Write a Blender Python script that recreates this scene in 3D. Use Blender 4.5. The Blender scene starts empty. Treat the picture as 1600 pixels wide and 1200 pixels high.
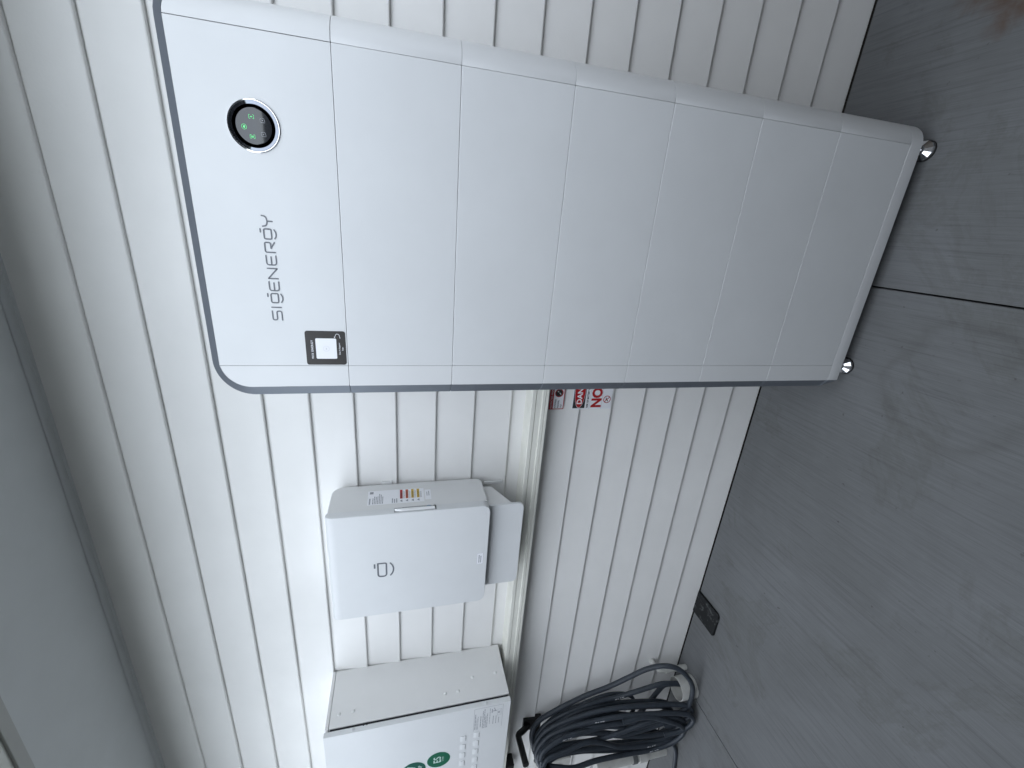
import bpy, bmesh, math, random
from mathutils import Vector, Matrix
random.seed(4)
scene = bpy.context.scene
COL = scene.collection
PI = math.pi

# ------------------------------------------------------------------ camera
cam_d = bpy.data.cameras.new('camera')
cam = bpy.data.objects.new('camera', cam_d)
COL.objects.link(cam)
RX = Vector((0.0785, -0.2389, -0.9679))      # picture right (the phone was held sideways)
RD = Vector((-0.3448, 0.9044, -0.2513))      # view direction
RX = (RX - RD.normalized() * RX.dot(RD.normalized())).normalized()
RD.normalize()
RU = (-RD).cross(RX)
cam.matrix_world = Matrix(((RX.x, RU.x, -RD.x, 0.0461), (RX.y, RU.y, -RD.y, -1.4918), (RX.z, RU.z, -RD.z, 1.5893), (0, 0, 0, 1)))
cam_d.sensor_width = 36.0
cam_d.lens = 668.48 * 36 / 1600
cam_d.clip_start = 0.02
cam_d.clip_end = 3000
scene.camera = cam

# ------------------------------------------------------------------ sky and sun (sun behind the house: the path is in open shade)
SUN_EL, SUN_AZ = 33.0, 20.0                  # azimuth measured from +Y towards +X
world = bpy.data.worlds.new('World')
scene.world = world
world.use_nodes = True
wn, wl = world.node_tree.nodes, world.node_tree.links
wn.clear()
sky = wn.new('ShaderNodeTexSky')
sky.sky_type = 'NISHITA'
sky.sun_disc = False
sky.sun_elevation = math.radians(SUN_EL)
sky.sun_rotation = math.radians(SUN_AZ)
sky.dust_density = 3.0
sky.air_density = 1.0
mixs = wn.new('ShaderNodeMixRGB'); mixs.inputs[0].default_value = 0.66   # even bright cloud over the whole sky
mixs.inputs[2].default_value = (9.2, 9.75, 10.4, 1)
bg = wn.new('ShaderNodeBackground'); bg.inputs[1].default_value = 0.15
wo = wn.new('ShaderNodeOutputWorld')
wl.new(sky.outputs[0], mixs.inputs[1])
wl.new(mixs.outputs[0], bg.inputs[0]); wl.new(bg.outputs[0], wo.inputs[0])

sun_d = bpy.data.lights.new('sun', 'SUN')
sun_d.energy = 1.2
sun_d.angle = math.radians(12)
sun_d.color = (1.0, 0.95, 0.88)
sun = bpy.data.objects.new('sun', sun_d)
COL.objects.link(sun)
ce = math.cos(math.radians(SUN_EL))
sdir = Vector((ce * math.sin(math.radians(SUN_AZ)), ce * math.cos(math.radians(SUN_AZ)), math.sin(math.radians(SUN_EL))))
sun.rotation_euler = (-sdir).to_track_quat('-Z', 'Y').to_euler()
sun.location = sdir * 30

vs = scene.view_settings
vs.view_transform = 'Standard'
vs.look = 'None'
vs.gamma = 1.0
vs.use_curve_mapping = False
vs.exposure = 1.24

# ------------------------------------------------------------------ materials
def mat(name, col, rough=0.5, metal=0.0, spec=0.5, var=0.0, vscale=6.0, bump=0.0, bscale=300.0, emit=None, estr=0.0, coat=0.0):
    m = bpy.data.materials.new(name); m.use_nodes = True
    n, l = m.node_tree.nodes, m.node_tree.links
    b = n['Principled BSDF']
    b.inputs['Base Color'].default_value = (*col, 1)
    b.inputs['Roughness'].default_value = rough
    b.inputs['Metallic'].default_value = metal
    b.inputs['Specular IOR Level'].default_value = spec
    b.inputs['Coat Weight'].default_value = coat
    if emit:
        b.inputs['Emission Color'].default_value = (*emit, 1); b.inputs['Emission Strength'].default_value = estr
    if var > 0 or bump > 0:
        tc = n.new('ShaderNodeNewGeometry')
    if var > 0:
        nz = n.new('ShaderNodeTexNoise'); nz.inputs['Scale'].default_value = vscale; nz.inputs['Detail'].default_value = 4; nz.inputs['Roughness'].default_value = 0.62
        l.new(tc.outputs['Position'], nz.inputs['Vector'])
        mr = n.new('ShaderNodeMapRange'); mr.inputs[1].default_value = 0.3; mr.inputs[2].default_value = 0.72
        mr.inputs[3].default_value = 1 - var; mr.inputs[4].default_value = 1 + var * 0.35
        l.new(nz.outputs[0], mr.inputs[0])
        mx = n.new('ShaderNodeMixRGB'); mx.blend_type = 'MULTIPLY'; mx.inputs[0].default_value = 1; mx.inputs[1].default_value = (*col, 1)
        l.new(mr.outputs[0], mx.inputs[2]); l.new(mx.outputs[0], b.inputs['Base Color'])
        rr = n.new('ShaderNodeMapRange'); rr.inputs[3].default_value = min(1, rough + 0.08); rr.inputs[4].default_value = max(0.02, rough - 0.06)
        l.new(nz.outputs[0], rr.inputs[0]); l.new(rr.outputs[0], b.inputs['Roughness'])
    if bump > 0:
        nb = n.new('ShaderNodeTexNoise'); nb.inputs['Scale'].default_value = bscale; nb.inputs['Detail'].default_value = 1
        l.new(tc.outputs['Position'], nb.inputs['Vector'])
        bp = n.new('ShaderNodeBump'); bp.inputs['Strength'].default_value = bump; bp.inputs['Distance'].default_value = 0.002
        l.new(nb.outputs[0], bp.inputs['Height']); l.new(bp.outputs[0], b.inputs['Normal'])
    return m

M = {}
M['board'] = mat('weatherboard_paint', (0.85, 0.846, 0.828), 0.55, var=0.05, vscale=2.5, bump=0.12, bscale=160)
M['soffit'] = mat('soffit_paint', (0.59, 0.615, 0.615), 0.7, var=0.05, vscale=3, bump=0.06, bscale=200)
M['fascia'] = mat('fascia_paint', (0.42, 0.43, 0.41), 0.5, var=0.06)
M['gutter'] = mat('gutter_steel', (0.74, 0.76, 0.70), 0.4, var=0.05)
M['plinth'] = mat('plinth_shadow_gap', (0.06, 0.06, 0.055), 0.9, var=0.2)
M['roof'] = mat('roof_steel', (0.30, 0.31, 0.31), 0.5, var=0.1)
M['fence'] = mat('blocker_fence_steel', (0.055, 0.058, 0.062), 0.5, var=0.1)  # for the unseen added fence; kept dark to cut low bounce light
M['gate'] = mat('blocker_gate_timber', (0.12, 0.10, 0.08), 0.6, var=0.2)  # for the unseen added gate that blocks light from the right
M['horizon_blocker'] = mat('horizon_blocker_green', (0.032, 0.042, 0.026), 0.9, var=0.4, vscale=0.2)  # for the added ridge that hides the low sky
M['white'] = mat('cover_powder_coat', (0.685, 0.700, 0.706), 0.42, var=0.035, vscale=5, bump=0.05, bscale=900)
M['cap'] = mat('edge_cap_powder_coat', (0.700, 0.712, 0.716), 0.42, var=0.03, vscale=5, bump=0.05, bscale=900)
M['core'] = mat('module_case', (0.55, 0.56, 0.57), 0.5, var=0.05)
M['trim'] = mat('grey_edge_trim', (0.25, 0.275, 0.315), 0.38, metal=0.85, var=0.06, bump=0.04, bscale=900)
M['chrome'] = mat('chrome', (0.80, 0.81, 0.83), 0.08, metal=1.0)
M['ring'] = mat('dark_mirror_ring', (0.24, 0.26, 0.30), 0.07, metal=1.0)
M['glass'] = mat('display_glass', (0.02, 0.022, 0.026), 0.12, spec=0.6, coat=0.5)
M['led'] = mat('green_led', (0.1, 0.6, 0.2), 0.4, emit=(0.12, 0.8, 0.25), estr=0.30)
M['icon'] = mat('grey_icon_print', (0.32, 0.33, 0.36), 0.4)
M['logo'] = mat('grey_logo_print', (0.135, 0.145, 0.165), 0.45)
M['rubber'] = mat('black_rubber', (0.012, 0.012, 0.013), 0.6, var=0.25, vscale=30)
M['stk_black'] = mat('sticker_black', (0.028, 0.025, 0.023), 0.4, var=0.15, vscale=40)
M['stk_white'] = mat('sticker_white', (0.84, 0.85, 0.88), 0.35)
M['ink'] = mat('black_ink', (0.03, 0.03, 0.035), 0.5)
M['ink_grey'] = mat('grey_ink', (0.30, 0.31, 0.34), 0.5)
M['ink_pale'] = mat('pale_ink', (0.55, 0.56, 0.58), 0.5)
M['red'] = mat('sign_red', (0.42, 0.012, 0.015), 0.4)
M['orange'] = mat('label_orange', (0.55, 0.10, 0.03), 0.4)
M['yellow'] = mat('label_yellow', (0.62, 0.42, 0.05), 0.4)
M['green'] = mat('disc_green', (0.006, 0.12, 0.065), 0.3, var=0.06, vscale=30)
M['green2'] = mat('disc_dark_green', (0.004, 0.085, 0.06), 0.3, var=0.06, vscale=30)
M['mint'] = mat('disc_letter_white', (0.62, 0.78, 0.72), 0.35)
M['gw'] = mat('gateway_cover', (0.685, 0.700, 0.706), 0.4, var=0.03, vscale=6, bump=0.05, bscale=900)
M['gwbody'] = mat('gateway_body', (0.72, 0.725, 0.72), 0.5, var=0.03, bump=0.05, bscale=900)
M['latch'] = mat('latch_metal', (0.82, 0.83, 0.83), 0.25, metal=0.2)
M['latchplate'] = mat('latch_plate', (0.30, 0.31, 0.315), 0.4, metal=0.4)
M['keyblue'] = mat('key_barrel', (0.16, 0.24, 0.31), 0.3, metal=0.6)
M['cab'] = mat('cabinet_powder_coat', (0.76, 0.76, 0.75), 0.45, var=0.03, bump=0.05, bscale=900)
M['cabdoor'] = mat('cabinet_door_powder_coat', (0.685, 0.700, 0.706), 0.42, var=0.03, bump=0.05, bscale=900)
M['gasket'] = mat('gasket_and_gap_shade', (0.012, 0.012, 0.016), 0.7)  # black rubber; also the painted shade in the door seam and under louvres
M['duct'] = mat('trunking_pvc', (0.80, 0.80, 0.73), 0.4, var=0.08, vscale=9)
M['pvc'] = mat('pvc_white', (0.58, 0.58, 0.55), 0.4, var=0.12, vscale=30)
M['cable'] = mat('cable_sheath', (0.036, 0.045, 0.058), 0.48, var=0.3, vscale=25)
M['black'] = mat('black_plastic', (0.006, 0.006, 0.007), 0.5)
M['collar'] = mat('pipe_collar', (0.16, 0.17, 0.17), 0.5, var=0.15, vscale=30)

def concrete():
    m = bpy.data.materials.new('broomed_concrete'); m.use_nodes = True
    n, l = m.node_tree.nodes, m.node_tree.links
    b = n['Principled BSDF']; b.inputs['Roughness'].default_value = 0.8; b.inputs['Specular IOR Level'].default_value = 0.3
    tc = n.new('ShaderNodeTexCoord')
    def mp(sc):
        a = n.new('ShaderNodeMapping'); a.inputs['Scale'].default_value = sc; l.new(tc.outputs['Object'], a.inputs[0]); return a
    def noise(src, s, d=6, r=0.6, dist=0.0):
        a = n.new('ShaderNodeTexNoise'); a.inputs['Scale'].default_value = s; a.inputs['Detail'].default_value = d; a.inputs['Roughness'].default_value = r; a.inputs['Distortion'].default_value = dist
        l.new(src.outputs[0] if src.bl_idname == 'ShaderNodeMapping' else src.outputs['Object'], a.inputs['Vector']); return a
    def ramp(src, p):
        r = n.new('ShaderNodeValToRGB'); e = r.color_ramp.elements
        e[0].position, e[0].color = p[0][0], (*p[0][1], 1); e[1].position, e[1].color = p[-1][0], (*p[-1][1], 1)
        for q in p[1:-1]:
            k = e.new(q[0]); k.color = (*q[1], 1)
        l.new(src.outputs[0], r.inputs[0]); return r
    def mul(a, bb, f=1.0, mode='MULTIPLY'):
        x = n.new('ShaderNodeMixRGB'); x.blend_type = mode; x.inputs[0].default_value = f
        l.new(a.outputs[0], x.inputs[1]); l.new(bb.outputs[0], x.inputs[2]); return x
    big = ramp(noise(tc, 1.7, 5, 0.6, 0.6), [(0.3, (0.124, 0.128, 0.130)), (0.52, (0.141, 0.146, 0.150)), (0.72, (0.158, 0.164, 0.170))])
    # broom strokes run away from the wall
    st = ramp(noise(mp((95, 2.2, 95)), 1.0, 5, 0.7, 0.25), [(0.28, (0.79,) * 3), (0.47, (0.99,) * 3), (0.75, (1.08,) * 3)])
    c = mul(big, st)
    st2 = ramp(noise(mp((420, 9, 420)), 1.0, 4, 0.7), [(0.3, (0.86,) * 3), (0.6, (1.03,) * 3)])
    c = mul(c, st2)
    # long dark trowel scratches
    sc = ramp(noise(mp((26, 0.9, 26)), 1.0, 3, 0.55, 0.8), [(0.26, (0.55, 0.55, 0.55)), (0.315, (1, 1, 1))])
    c = mul(c, sc, 0.38)
    # brown water marks
    wm = ramp(noise(tc, 1.5, 7, 0.68, 1.2), [(0.53, (1, 1, 1)), (0.575, (0.84, 0.835, 0.80)), (0.60, (0.95, 0.95, 0.94)), (0.67, (0.90, 0.90, 0.87))])
    c = mul(c, wm, 0.7)
    fl = ramp(noise(mp((70, 30, 70)), 1.0, 2, 0.5), [(0.255, (0.35, 0.33, 0.31)), (0.285, (1, 1, 1))])
    c = mul(c, fl, 0.2)
    # faint dried ring left by something that stood here
    rv = n.new('ShaderNodeVectorMath'); rv.operation = 'SUBTRACT'; rv.inputs[1].default_value = (-0.30, -0.66, 0.0); l.new(tc.outputs['Object'], rv.inputs[0])
    rl = n.new('ShaderNodeVectorMath'); rl.operation = 'LENGTH'; l.new(rv.outputs[0], rl.inputs[0])
    rn = noise(tc, 5, 4, 0.6, 0.4)
    ra = n.new('ShaderNodeMath'); ra.operation = 'MULTIPLY_ADD'; ra.inputs[1].default_value = 0.16; l.new(rn.outputs[0], ra.inputs[0]); l.new(rl.outputs['Value'], ra.inputs[2])
    rg_ = ramp(ra, [(0.235, (1, 1, 1)), (0.262, (0.74, 0.73, 0.70)), (0.285, (0.93, 0.925, 0.91)), (0.33, (1, 1, 1))])
    c = mul(c, rg_, 0.45)
    # small dark specks
    sp = ramp(noise(tc, 34, 2, 0.5), [(0.235, (0.40, 0.38, 0.36)), (0.275, (1, 1, 1))])
    c = mul(c, sp, 0.55)
    # rusty mud stain near the far right of the slab
    geo = n.new('ShaderNodeVectorMath'); geo.operation = 'SUBTRACT'; geo.inputs[1].default_value = (0.86, -0.50, 0.0); l.new(tc.outputs['Object'], geo.inputs[0])
    ln = n.new('ShaderNodeVectorMath'); ln.operation = 'LENGTH'; l.new(geo.outputs[0], ln.inputs[0])
    nn = noise(tc, 14, 5, 0.6, 0.5)
    ad = n.new('ShaderNodeMath'); ad.operation = 'MULTIPLY_ADD'; ad.inputs[1].default_value = 0.24
    l.new(nn.outputs[0], ad.inputs[0]); l.new(ln.outputs['Value'], ad.inputs[2])
    mk = n.new('ShaderNodeMapRange'); mk.inputs[1].default_value = 0.24; mk.inputs[2].default_value = 0.36; mk.inputs[3].default_value = 0.85; mk.inputs[4].default_value = 0.0
    l.new(ad.outputs[0], mk.inputs[0])
    x = n.new('ShaderNodeMixRGB'); x.inputs[2].default_value = (0.085, 0.042, 0.020, 1); l.new(mk.outputs[0], x.inputs[0]); l.new(c.outputs[0], x.inputs[1])
    l.new(x.outputs[0], b.inputs['Base Color'])
    bp = n.new('ShaderNodeBump'); bp.inputs['Strength'].default_value = 0.28; bp.inputs['Distance'].default_value = 0.0018
    l.new(st.outputs[0], bp.inputs['Height'])
    bp2 = n.new('ShaderNodeBump'); bp2.inputs['Strength'].default_value = 0.25; bp2.inputs['Distance'].default_value = 0.001
    l.new(st2.outputs[0], bp2.inputs['Height']); l.new(bp.outputs[0], bp2.inputs['Normal']); l.new(bp2.outputs[0], b.inputs['Normal'])
    return m
M['concrete'] = concrete()
M['joint'] = mat('slab_joint_fill', (0.018, 0.017, 0.016), 0.95)

# rubber pad with cement smears
def smeared():
    m = mat('cement_smeared_rubber', (0.014, 0.015, 0.016), 0.75, spec=0.2)
    n, l = m.node_tree.nodes, m.node_tree.links
    tc = n.new('ShaderNodeTexCoord'); nz = n.new('ShaderNodeTexNoise'); nz.inputs['Scale'].default_value = 32; nz.inputs['Detail'].default_value = 8; nz.inputs['Roughness'].default_value = 0.7
    l.new(tc.outputs['Object'], nz.inputs['Vector'])
    r = n.new('ShaderNodeValToRGB'); e = r.color_ramp.elements
    e[0].position, e[0].color = 0.55, (0.014, 0.015, 0.016, 1); e[1].position, e[1].color = 0.80, (0.15, 0.16, 0.16, 1)
    l.new(nz.outputs[0], r.inputs[0]); l.new(r.outputs[0], n['Principled BSDF'].inputs['Base Color'])
    return m
M['smeared'] = smeared()

# ------------------------------------------------------------------ helpers
def root_loc(o):
    v = Vector((0, 0, 0))
    while o is not None:
        v += o.location; o = o.parent
    return v

def obj(name, bm, m, parent=None, smooth=False, loc=None, ang=32):
    """link a bmesh given in world coordinates as ONE object; its origin is at the parent's base"""
    bmesh.ops.recalc_face_normals(bm, faces=bm.faces)
    off = Vector(loc) if loc is not None else root_loc(parent)
    if off.length > 0: bmesh.ops.translate(bm, verts=bm.verts, vec=-off)
    me = bpy.data.meshes.new(name); bm.to_mesh(me); bm.free()
    me.materials.append(M[m] if isinstance(m, str) else m)
    if smooth:
        for p in me.polygons: p.use_smooth = True
        try: me.set_sharp_from_angle(angle=math.radians(ang))
        except Exception: pass
    o = bpy.data.objects.new(name, me); COL.objects.link(o)
    if parent is not None: o.parent = parent
    if loc is not None: o.location = off - (root_loc(parent) if parent else Vector((0, 0, 0)))
    return o

def thing(name, label, cat, loc, group=None):
    o = bpy.data.objects.new(name, None); COL.objects.link(o)
    o.location = loc; o.empty_display_size = 0.1
    o['label'] = label; o['category'] = cat
    if group: o['group'] = group
    return o

def tag(o, label, cat, group=None):
    o['label'] = label; o['category'] = cat
    if group: o['group'] = group
    return o

def box(x0, x1, y0, y1, z0, z1, bev=0.0, seg=2, bm=None):
    b = bmesh.new()
    vs_ = [b.verts.new((x, y, z)) for x in (x0, x1) for y in (y0, y1) for z in (z0, z1)]
    for f in ((0, 1, 3, 2), (4, 6, 7, 5), (0, 4, 5, 1), (2, 3, 7, 6), (0, 2, 6, 4), (1, 5, 7, 3)): b.faces.new([vs_[i] for i in f])
    if bev > 0: bmesh.ops.bevel(b, geom=list(b.edges), offset=bev, segments=seg, affect='EDGES', profile=0.5)
    if bm is None: return b
    merge(bm, b); return bm

def merge(dst, src):
    mp = {v: dst.verts.new(v.co) for v in src.verts}
    for f in src.faces:
        try: dst.faces.new([mp[v] for v in f.verts])
        except ValueError: pass
    src.free()

def prism(poly, axis, a, b, bev=0.0, seg=1):
    """closed polygon extruded along an axis. axis x: poly=(y,z); y: (x,z); z: (x,y)"""
    m = bmesh.new()
    def P(u, v, w): return {'x': (w, u, v), 'y': (u, w, v), 'z': (u, v, w)}[axis]
    va = [m.verts.new(P(u, v, a)) for u, v in poly]; vb = [m.verts.new(P(u, v, b)) for u, v in poly]
    fa = m.faces.new(va); fb = m.faces.new(vb[::-1])
    k = len(poly)
    for i in range(k): m.faces.new((va[i], vb[i], vb[(i + 1) % k], va[(i + 1) % k]))
    if bev > 0:
        es = [e for e in m.edges if (fa in e.link_faces or fb in e.link_faces)]
        bmesh.ops.bevel(m, geom=es, offset=bev, segments=seg, affect='EDGES', profile=0.5)
    return m

def rrect(x0, x1, z0, z1, r, n=6):
    """r = (lower left, lower right, upper right, upper left)"""
    pts = []
    for cx, cz, rr, a0 in ((x0, z0, r[0], PI), (x1, z0, r[1], 1.5 * PI), (x1, z1, r[2], 0), (x0, z1, r[3], 0.5 * PI)):
        if rr <= 1e-6: pts.append((cx, cz)); continue
        ox = cx + (rr if cx == x0 else -rr); oz = cz + (rr if cz == z0 else -rr)
        for i in range(n + 1):
            a = a0 + i * PI / 2 / n; pts.append((ox + rr * math.cos(a), oz + rr * math.sin(a)))
    return pts

def tube(pts, r, n=10, bm=None, cyc=False, caps=True, sub=6):
    """sweep a circle along a smooth (Catmull-Rom) path"""
    P = [Vector(p) for p in pts]
    if sub > 1 and len(P) > 2:
        Q = []
        for i in range(len(P) - 1):
            p0 = P[i - 1] if i > 0 else P[i] * 2 - P[i + 1]
            p1, p2 = P[i], P[i + 1]
            p3 = P[i + 2] if i + 2 < len(P) else P[i + 1] * 2 - P[i]
            for j in range(sub):
                t = j / sub
                Q.append(0.5 * ((2 * p1) + (p2 - p0) * t + (2 * p0 - 5 * p1 + 4 * p2 - p3) * t * t + (3 * p1 - p0 - 3 * p2 + p3) * t ** 3))
        Q.append(P[-1]); P = Q
    b = bm if bm is not None else bmesh.new()
    up = Vector((0.13, 0.31, 0.94)); prev = None; rings = []
    for i, c in enumerate(P):
        d = (P[min(i + 1, len(P) - 1)] - P[max(i - 1, 0)]).normalized()
        if prev is None: prev = d.cross(up).normalized()
        u = (prev - d * prev.dot(d)).normalized(); v = d.cross(u); prev = u
        rad = r[i] if isinstance(r, (list, tuple)) else r
        rings.append([b.verts.new(c + u * (rad * math.cos(2 * PI * k / n)) + v * (rad * math.sin(2 * PI * k / n))) for k in range(n)])
    for a, c in zip(rings, rings[1:]):
        for k in range(n): b.faces.new((a[k], a[(k + 1) % n], c[(k + 1) % n], c[k]))
    if caps: b.faces.new(rings[0][::-1]); b.faces.new(rings[-1])
    return b

def lathe(prof, n=32, loc=(0, 0, 0), axis='z', sharp_sides=False):
    """profile [(radius, height)] turned about an axis (z up, or y towards the viewer: height goes to -y)"""
    b = bmesh.new(); rings = []
    for r, h in prof:
        ring = []
        for k in range(n):
            a = 2 * PI * k / n + (PI / n if sharp_sides else 0)
            c, s = r * math.cos(a), r * math.sin(a)
            co = (c, s, h) if axis == 'z' else (c, -h, s)
            ring.append(b.verts.new((co[0] + loc[0], co[1] + loc[1], co[2] + loc[2])))
        rings.append(ring)
    for a, c in zip(rings, rings[1:]):
        for k in range(n): b.faces.new((a[k], a[(k + 1) % n], c[(k + 1) % n], c[k]))
    b.faces.new(rings[0][::-1]); b.faces.new(rings[-1])
    return b

# flat print: everything drawn in a (u, v) plane and mapped to the world by a function
def to_front(y, x0=0.0, z0=0.0): return lambda u, v, w=0.0: (x0 + u, y - w, z0 + v)          # faces -Y
def to_side(x, y0=0.0, z0=0.0): return lambda u, v, w=0.0: (x + w, y0 + u, z0 + v)            # faces +X, u runs to +Y

def flat(bm, poly, f, h=0.0003):
    va = [bm.verts.new(f(u, v, 0)) for u, v in poly]; vb = [bm.verts.new(f(u, v, h)) for u, v in poly]
    bm.faces.new(vb); k = len(poly)
    for i in range(k): bm.faces.new((va[i], va[(i + 1) % k], vb[(i + 1) % k], vb[i]))

def frect(bm, u0, u1, v0, v1, f, h=0.0003, r=0.0):
    flat(bm, rrect(u0, u1, v0, v1, (r,) * 4, 5) if r else [(u0, v0), (u1, v0), (u1, v1), (u0, v1)], f, h)

def fcirc(bm, cu, cv, r, f, h=0.0003, n=40, rv=None):
    flat(bm, [(cu + r * math.cos(2 * PI * i / n), cv + (rv or r) * math.sin(2 * PI * i / n)) for i in range(n)], f, h)

def fring(bm, cu, cv, r, t, f, h=0.0003, n=32):
    stroke(bm, [(cu + r * math.cos(2 * PI * i / n), cv + r * math.sin(2 * PI * i / n)) for i in range(n)], t, f, h, cyc=True)

_lift = [0]
def stroke(bm, pts, w, f, h=0.0003, cyc=False):
    """flat ribbon of width w along a polyline, round ends"""
    _lift[0] = (_lift[0] + 1) % 7; h = h + 0.000015 * _lift[0]      # crossing strokes never share a plane
    P = [Vector(p) for p in pts]; k = len(P); L = []; R_ = []
    for i in range(k):
        a = P[(i - 1) % k] if (cyc or i > 0) else None; c = P[(i + 1) % k] if (cyc or i < k - 1) else None
        d1 = (P[i] - a).normalized() if a is not None else None; d2 = (c - P[i]).normalized() if c is not None else None
        if d1 is None: t = d2; s = 1
        elif d2 is None: t = d1; s = 1
        else:
            t = (d1 + d2)
            t = t.normalized() if t.length > 1e-6 else d1
            s = 1 / max(0.45, t.dot(d1))
        nrm = Vector((-t.y, t.x)) * (w / 2 * s)
        L.append(P[i] + nrm); R_.append(P[i] - nrm)
    rng = range(k if cyc else k - 1)
    for i in rng:
        j = (i + 1) % k
        q = [bm.verts.new(f(p.x, p.y, h)) for p in (R_[i], R_[j], L[j], L[i])]
        bm.faces.new(q)
    if not cyc:
        for e, o2 in ((P[0], 1), (P[-1], 1)):
            fcirc(bm, e.x, e.y, w / 2 * 0.98, f, h - 0.000007, 12)

def rounded(pts, r, n=5):
    """polyline with rounded corners"""
    P = [Vector(p) for p in pts]; out = [P[0]]
    for a, b, c in zip(P, P[1:], P[2:]):
        d1 = (a - b); d2 = (c - b); rr = min(r, d1.length * 0.49, d2.length * 0.49)
        s = b + d1.normalized() * rr; e = b + d2.normalized() * rr
        for i in range(n + 1):
            t = i / n; out.append(s * (1 - t) ** 2 + b * 2 * t * (1 - t) + e * t * t)
    out.append(P[-1]); return out

_tc = {}
def text(bm, s, size, f, u, v, h=0.0004, bold=0.0, sx=1.0, align='LEFT', spacing=1.0):
    """a word in Blender's own font, as flat mesh"""
    cu = bpy.data.curves.new('word', 'FONT'); cu.body = s; cu.size = size; cu.offset = bold; cu.align_x = align; cu.space_character = spacing; cu.resolution_u = 3
    o = bpy.data.objects.new('word', cu); COL.objects.link(o)
    dg = bpy.context.evaluated_depsgraph_get()
    me = bpy.data.meshes.new_from_object(o.evaluated_get(dg))
    vv = [bm.verts.new(f(u + p.co.x * sx, v + p.co.y, h)) for p in me.vertices]
    for p in me.polygons:
        try: bm.faces.new([vv[i] for i in p.vertices])
        except ValueError: pass
    bpy.data.objects.remove(o); bpy.data.curves.remove(cu); bpy.data.meshes.remove(me)

def lines_block(bm, u0, u1, v0, v1, n, f, h=0.0004, fill=0.5, rag=0.3):
    """rows of print too small to read"""
    dv = (v1 - v0) / n
    for i in range(n):
        e = u1 - (u1 - u0) * rag * random.random()
        u = u0
        while u < e - 1e-5:
            w = (u1 - u0) * random.uniform(0.06, 0.2); k = min(e, u + w)
            frect(bm, u, k, v1 - (i + 0.5 + fill / 2) * dv, v1 - (i + 0.5 - fill / 2) * dv, f, h)
            u = k + (u1 - u0) * 0.025

# ------------------------------------------------------------------ the setting: ground, slabs, house wall, eave
g = bmesh.new()
q = [g.verts.new(c) for c in ((-600, -600, -0.045), (600, -600, -0.045), (600, 600, -0.045), (-600, 600, -0.045))]; g.faces.new(q)
ground = obj('ground', g, 'joint'); ground['kind'] = 'structure'
# unseen ridge added along the open side to block low sky light
hb = bmesh.new(); HN = 60; rows = []
for j, (d_, h_) in enumerate(((60, -0.05), (75, 6.0), (90, 12.5), (110, 15.5), (160, 17.0), (220, 17.0))):
    row = []
    for i in range(HN + 1):
        a = PI * 0.98 + (i / HN) * PI * 1.04
        hh = h_ * (0.86 + 0.14 * math.sin(i * 0.7) * math.cos(i * 0.31 + j))
        row.append(hb.verts.new((d_ * math.cos(a), d_ * math.sin(a), hh)))
    rows.append(row)
for a, c in zip(rows, rows[1:]):
    for i in range(HN): hb.faces.new((a[i], a[i + 1], c[i + 1], c[i]))
horizon_blocker = obj('horizon_blocker', hb, 'horizon_blocker', None, True); horizon_blocker['kind'] = 'structure'
pave = bpy.data.objects.new('pavement', None); COL.objects.link(pave); pave['kind'] = 'structure'
J = 0.0025
for x0, x1 in ((-4.70, -2.372), (-2.372, -0.051), (-0.051, 2.28)):
    obj('slab', box(x0 + J, x1 - J, -1.88, -0.006, -0.04, 0.0, 0.0022, 2), 'concrete', pave)

PITCH, Z0 = 0.14611, 0.0124
wall = thing('house_wall', 'white horizontal weatherboard wall of the house behind the battery stack', 'wall', (0, 0.1, 0))
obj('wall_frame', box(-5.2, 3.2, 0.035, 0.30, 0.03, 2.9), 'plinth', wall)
# each board leans out 11 mm to its foot and laps the board below with a small chamfered drip edge
bpoly = [(0.0, 0.0045), (0.0138, PITCH), (0.0138, PITCH + 0.012), (0.028, PITCH + 0.012), (0.028, 0.0), (0.0032, 0.0), (0.0010, 0.0016)]
bme = None
for k in range(18):
    if bme is None:
        o = obj('weatherboard', prism(bpoly, 'x', -5.2, 3.2), 'board', wall, loc=(0, 0, Z0))
        bme = o.data
    else:
        o = bpy.data.objects.new('weatherboard', bme); COL.objects.link(o); o.parent = wall
        o.location = Vector((0, 0, Z0 + k * PITCH)) - wall.location
ZS = 2.652
q_ = [(0.02, ZS - 0.016), (0.0, ZS - 0.016)] + [(-0.012 * (1 - math.cos(a)), ZS - 0.016 + 0.0145 * math.sin(a)) for a in [i * PI / 12 for i in range(1, 7)]] + [(0.02, ZS - 0.0015)]
obj('soffit_bead', prism(q_, 'x', -5.2, 3.2), 'soffit', wall, True)

eave = thing('eave', 'pale grey soffit with fascia and gutter overhanging the weatherboard wall', 'eave', (0, 0, ZS))
obj('soffit', box(-5.2, 3.2, -0.41, 0.30, ZS, ZS + 0.012), 'soffit', eave)
obj('fascia', box(-5.2, 3.2, -0.447, -0.411, ZS - 0.004, ZS + 0.19, 0.002), 'fascia', eave)
gp = [(-0.4475, ZS + 0.004), (-0.555, ZS + 0.004), (-0.572, ZS + 0.018), (-0.572, ZS + 0.085), (-0.580, ZS + 0.10), (-0.572, ZS + 0.112), (-0.566, ZS + 0.10), (-0.566, ZS + 0.022), (-0.553, ZS + 0.010), (-0.4475, ZS + 0.010)]
obj('gutter', prism(gp, 'x', -5.2, 3.2), 'gutter', eave)
rf = bmesh.new()
rp = [(-0.52, ZS + 0.20), (-0.52, ZS + 0.225), (4.0, ZS + 2.0), (8.5, ZS + 0.225), (8.5, ZS + 0.2), (4.0, ZS + 1.97)]
obj('roof', prism(rp, 'x', -5.4, 3.4), 'roof', eave)

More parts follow.
